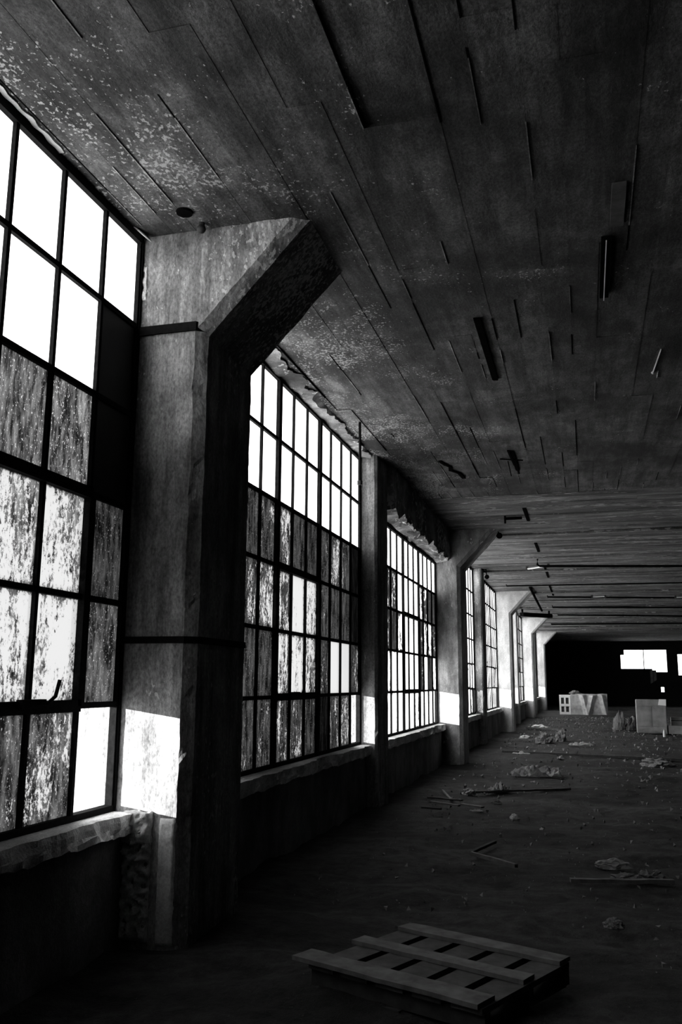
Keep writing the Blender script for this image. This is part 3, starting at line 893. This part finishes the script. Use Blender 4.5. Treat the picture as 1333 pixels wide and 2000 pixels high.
blob('plaster_lump', 2.42, 10.45, 0.025, 0.02, 0.03, 0.2, M['pale'], 'tiny white plaster lump, right of two single lumps in mid floor', 'plaster lump', 5.8, sub=3)
# beyond
plank('wooden_plank', (1.0, 21.6), (5.6, 20.3), 0.10, 0.05, 0.03, M['wood_dark'], 'very long dark timber lying right across the floor')
plank('wooden_plank', (0.84, 32.9), (2.2, 31.7), 0.10, 0.05, 0.05, M['wood'], 'pale plank on the far floor by the white columns')
blob('rubbish_heap', 1.75, 25.7, 0.22, 0.2, 0.22, 0.4, M['cloth'], 'small grey rubbish heap on the far floor, left', 'rubbish heap', 3.0)
blob('rubbish_heap', 2.2, 26.3, 0.14, 0.16, 0.26, 0.4, M['cloth'], 'narrow upright rubbish heap beside the left one', 'rubbish heap', 6.0)
blob('rubbish_heap', 4.25, 19.4, 0.26, 0.3, 0.12, 0.4, M['cloth'], 'low rubbish heap at the right before the long timber', 'rubbish heap', 9.4)
blob('plaster_lump', 1.10, 27.6, 0.14, 0.1, 0.07, 0.2, M['pale'], 'pale lump on the far floor near the third bracketed column', 'plaster lump', 2.8, sub=3)
blob('plaster_lump', 1.2, 34.2, 0.25, 0.2, 0.10, 0.2, M['pale'], 'pale lump on the far floor behind the pale plank', 'plaster lump', 7.8, sub=3)
sheet('paper_scrap', 2.75, 24.7, 0.6, 0.25, 0.07, 0.05, M['pale'], 'pale scraps in mid floor beyond the long timber', 'paper', 4.4, 12)
sheet('paper_scrap', 1.45, 21.2, 0.4, 0.2, 0.05, 0.05, M['pale'], 'flat pale scrap lying at the left end of the long timber', 'paper', 6.4, 12)
sheet('paper_scrap', 2.35, 20.2, 0.14, 0.14, 0.06, 0.05, M['pale'], 'little white scrap in front of the long timber', 'paper', 8.4, 8)
# bundle of torn cloth before the cabinet
def drape(name, x, y, w, hgt, rz, label, seed):
    bm = bmesh.new()
    n, m = 54, 22
    g = []
    for j in range(m + 1):
        t = j / m
        row = []
        for i in range(n):
            a = 2 * math.pi * i / n
            q = noise.fractal(Vector((math.cos(a) * 1.6 + seed * 3, math.sin(a) * 1.6, t * 1.3)), 0.8, 2.0, 4)
            fold = 1 + 0.30 * q + 0.10 * abs(math.sin(a * 4.5 + 2 * q + seed))
            prof = math.sqrt(max(0.0, 1 - t ** 2.2)) * (1 - 0.25 * t)
            rad = prof * w / 2 * fold + 0.01
            z = t * hgt * (1 + 0.35 * q)
            row.append(bm.verts.new((math.cos(a) * rad + 0.08 * t, math.sin(a) * rad * 0.6, max(0, z))))
        g.append(row)
    for a, b in zip(g, g[1:]):
        for i in range(n): bm.faces.new((a[i], a[(i + 1) % n], b[(i + 1) % n], b[i]))
    bm.faces.new(g[-1])
    o = link(name, bm, M['cloth'], smooth=False); o.location = (x, y, 0); o.rotation_euler = (0, 0, rz)
    return tag(o, label, 'cloth bundle')
drape('cloth_bundle', 3.98, 33.6, 0.42, 0.60, 0.2, 'upright bundle of crumpled cloth left of the grey cabinet', 1.0)
drape('cloth_bundle', 4.42, 33.9, 0.55, 0.40, 0.9, 'lower crumpled cloth bundle nearest the grey cabinet', 2.2)

# grey cabinet standing on the floor at the right
r = empty('steel_cabinet', (4.52, 31.5, 0.0)); tag(r, 'waist-high grey cabinet standing in the far right of the hall', 'cabinet')
bm = bmesh.new(); box(bm, 0, 0.94, 0, 0.55, 0.0, 1.09); bmesh.ops.bevel(bm, geom=bm.edges[:], offset=0.012, segments=2, affect='EDGES'); link('body', bm, M['cabinet'], r)
bm = bmesh.new(); box(bm, 0.02, 0.465, -0.022, -0.001, 0.24, 0.86); link('door', bm, M['cabinet'], r)
bm = bmesh.new(); box(bm, 0.475, 0.92, -0.022, -0.001, 0.24, 0.86); link('door', bm, M['cabinet'], r)
bm = bmesh.new(); box(bm, 0.02, 0.92, -0.022, -0.001, 0.88, 1.06); link('drawer', bm, M['cabinet'], r)
bm = bmesh.new(); box(bm, 0.02, 0.92, -0.016, -0.001, 0.03, 0.22); link('plinth', bm, M['cabinet'], r)
bm = bmesh.new()
vs = [bm.verts.new(p) for p in ((5.20, 31.47, 0.92), (5.45, 31.47, 0.90), (5.46, 31.47, 1.10), (5.24, 31.47, 1.10), (5.46, 31.62, 1.105), (5.24, 31.62, 1.105))]
bm.faces.new(vs[:4]); bm.faces.new((vs[3], vs[2], vs[4], vs[5]))
tag(link('white_paper', bm, M['tube']), 'white paper folded over the upper right corner of the grey cabinet', 'paper')
blob('white_cup', 5.235, 30.0, 0.045, 0.045, 0.21, 0.0, M['crate'], 'small upright white container in front of the grey cabinet', 'container', 1.3, amp=0.08)
# low trough right of the cabinet
r = empty('low_trough', (5.49, 31.5, 0.0)); tag(r, 'low grey trough on the floor right of the cabinet', 'trough')
bm = bmesh.new(); box(bm, 0, 1.6, 0.0, 0.6, 0.0, 0.26); link('base_box', bm, M['cabinet'], r)
bm = bmesh.new(); box(bm, 0.12, 1.6, 0.35, 0.6, 0.262, 0.52); link('back_panel', bm, M['cabinet'], r)
bm = bmesh.new(); box(bm, 0.12, 1.6, 0.33, 0.349, 0.40, 0.43); link('rail', bm, M['wood_dark'], r)

# white crate and tarpaulin-covered load at the end of the hall
r = empty('slatted_crate', (1.52, 49.0, 0.0)); tag(r, 'white slatted crate left of the covered load at the far end', 'crate')
bm = bmesh.new(); box(bm, 0.02, 0.55, 0.06, 0.6, 0.0, 0.96); link('body', bm, M['wood_dark'], r)
for x in (0.0, 0.24, 0.48):
    bm = bmesh.new(); box(bm, x, x + 0.09, 0.0, 0.05, 0, 1.0); link('upright', bm, M['crate'], r)
for z in (0.0, 0.42, 0.87):
    bm = bmesh.new(); box(bm, 0.001, 0.57, -0.02, -0.001, z, z + 0.13); link('slat', bm, M['crate'], r)
bm = bmesh.new(); box(bm, 0.0, 0.58, 0.0, 0.6, 0.962, 1.01); link('lid', bm, M['crate'], r)
bm = bmesh.new()
n, m = 60, 16
g = []
for j in range(m + 1):
    row = []
    for i in range(n + 1):
        u, v = i / n, j / m
        # the sheet climbs the front, lies over the top
        t = v * 1.5
        top = 1.06 + 0.05 * noise.noise(Vector((u * 4, 0, 2)))
        if t < 1: y, z = -0.10 * (1 - t), t * top
        else: y, z = (t - 1) * 1.6, top + 0.03 * noise.noise(Vector((u * 5, t * 3, 1)))
        fold = 0.0
        for c, s in ((0.33, 1.0), (0.62, -1.2), (0.85, 0.9)):
            d = abs(u - c - s * 0.12 * (1 - t))
            fold += max(0, 0.10 - d * 0.9) * (1.2 if t < 1 else 0.3)
        y -= fold * 1.4
        row.append(bm.verts.new((u * 1.86, y + 0.02 * noise.noise(Vector((u * 9, v * 9, 4))), z)))
    g.append(row)
for a, b in zip(g, g[1:]):
    for i in range(n): bm.faces.new((a[i], a[i + 1], b[i + 1], b[i]))
sd = bm.faces.new([g[j][0] for j in range(m + 1)]); sd2 = bm.faces.new([g[j][n] for j in range(m + 1)][::-1])
o = link('covered_load', bm, M['tarp']); o.location = (2.10, 49.0, 0)
tag(o, 'long load under a creased pale tarpaulin at the far end of the hall', 'covered load')
blob('crumpled_rag', 2.35, 49.4, 0.28, 0.15, 0.13, 0.3, M['cloth'], 'crumpled cloth lying on top of the covered load', 'rag', 12.0).location.z = 1.09
# hanging sheet under the end window
bm = bmesh.new()
for i in range(12):
    u0, u1 = i / 12, (i + 1) / 12
    f0, f1 = 0.04 * math.sin(u0 * 12), 0.04 * math.sin(u1 * 12)
    bm.faces.new([bm.verts.new(p) for p in ((7.5 + u0 * 0.45, 69.93 + f0, 1.6 + 0.3 * u0), (7.5 + u1 * 0.45, 69.93 + f1, 1.6 + 0.3 * u1), (7.5 + u1 * 0.45, 69.95 + f1, 2.6), (7.5 + u0 * 0.45, 69.95 + f0, 2.6))])
bmesh.ops.remove_doubles(bm, verts=bm.verts[:], dist=1e-4)
tag(link('hanging_sheet', bm, M['cloth']), 'dim grey sheet hanging under the bright window in the end wall', 'sheet')

# crumbs scattered over the floor
bm = bmesh.new()
rg = random.Random(11)
for i in range(2600):
    y = 5.5 + 40 * rg.random() ** 1.5
    x = rg.uniform(0.7, 6.5)
    if y < 6.5 and x < 3.1: continue
    s = rg.choice((0.004, 0.006, 0.009, 0.018)) * (0.6 + y / 12)
    if s > 0.05: s = 0.05
    c = Vector((x, y, s * 0.3))
    q = Euler((rg.uniform(0, 3), rg.uniform(0, 3), rg.uniform(0, 3))).to_matrix()
    vv = [bm.verts.new(c + q @ Vector(p) * s) for p in ((1, 0, 0), (-0.7, 0.8, 0), (-0.6, -0.9, 0.1), (0, 0, 0.8))]
    for f in ((0, 1, 2), (0, 3, 1), (1, 3, 2), (2, 3, 0)): bm.faces.new([vv[k] for k in f])
tag(link('floor_litter', bm, M['cloth']), 'crumbs of plaster and paper scattered all over the floor', 'litter', kind='stuff')
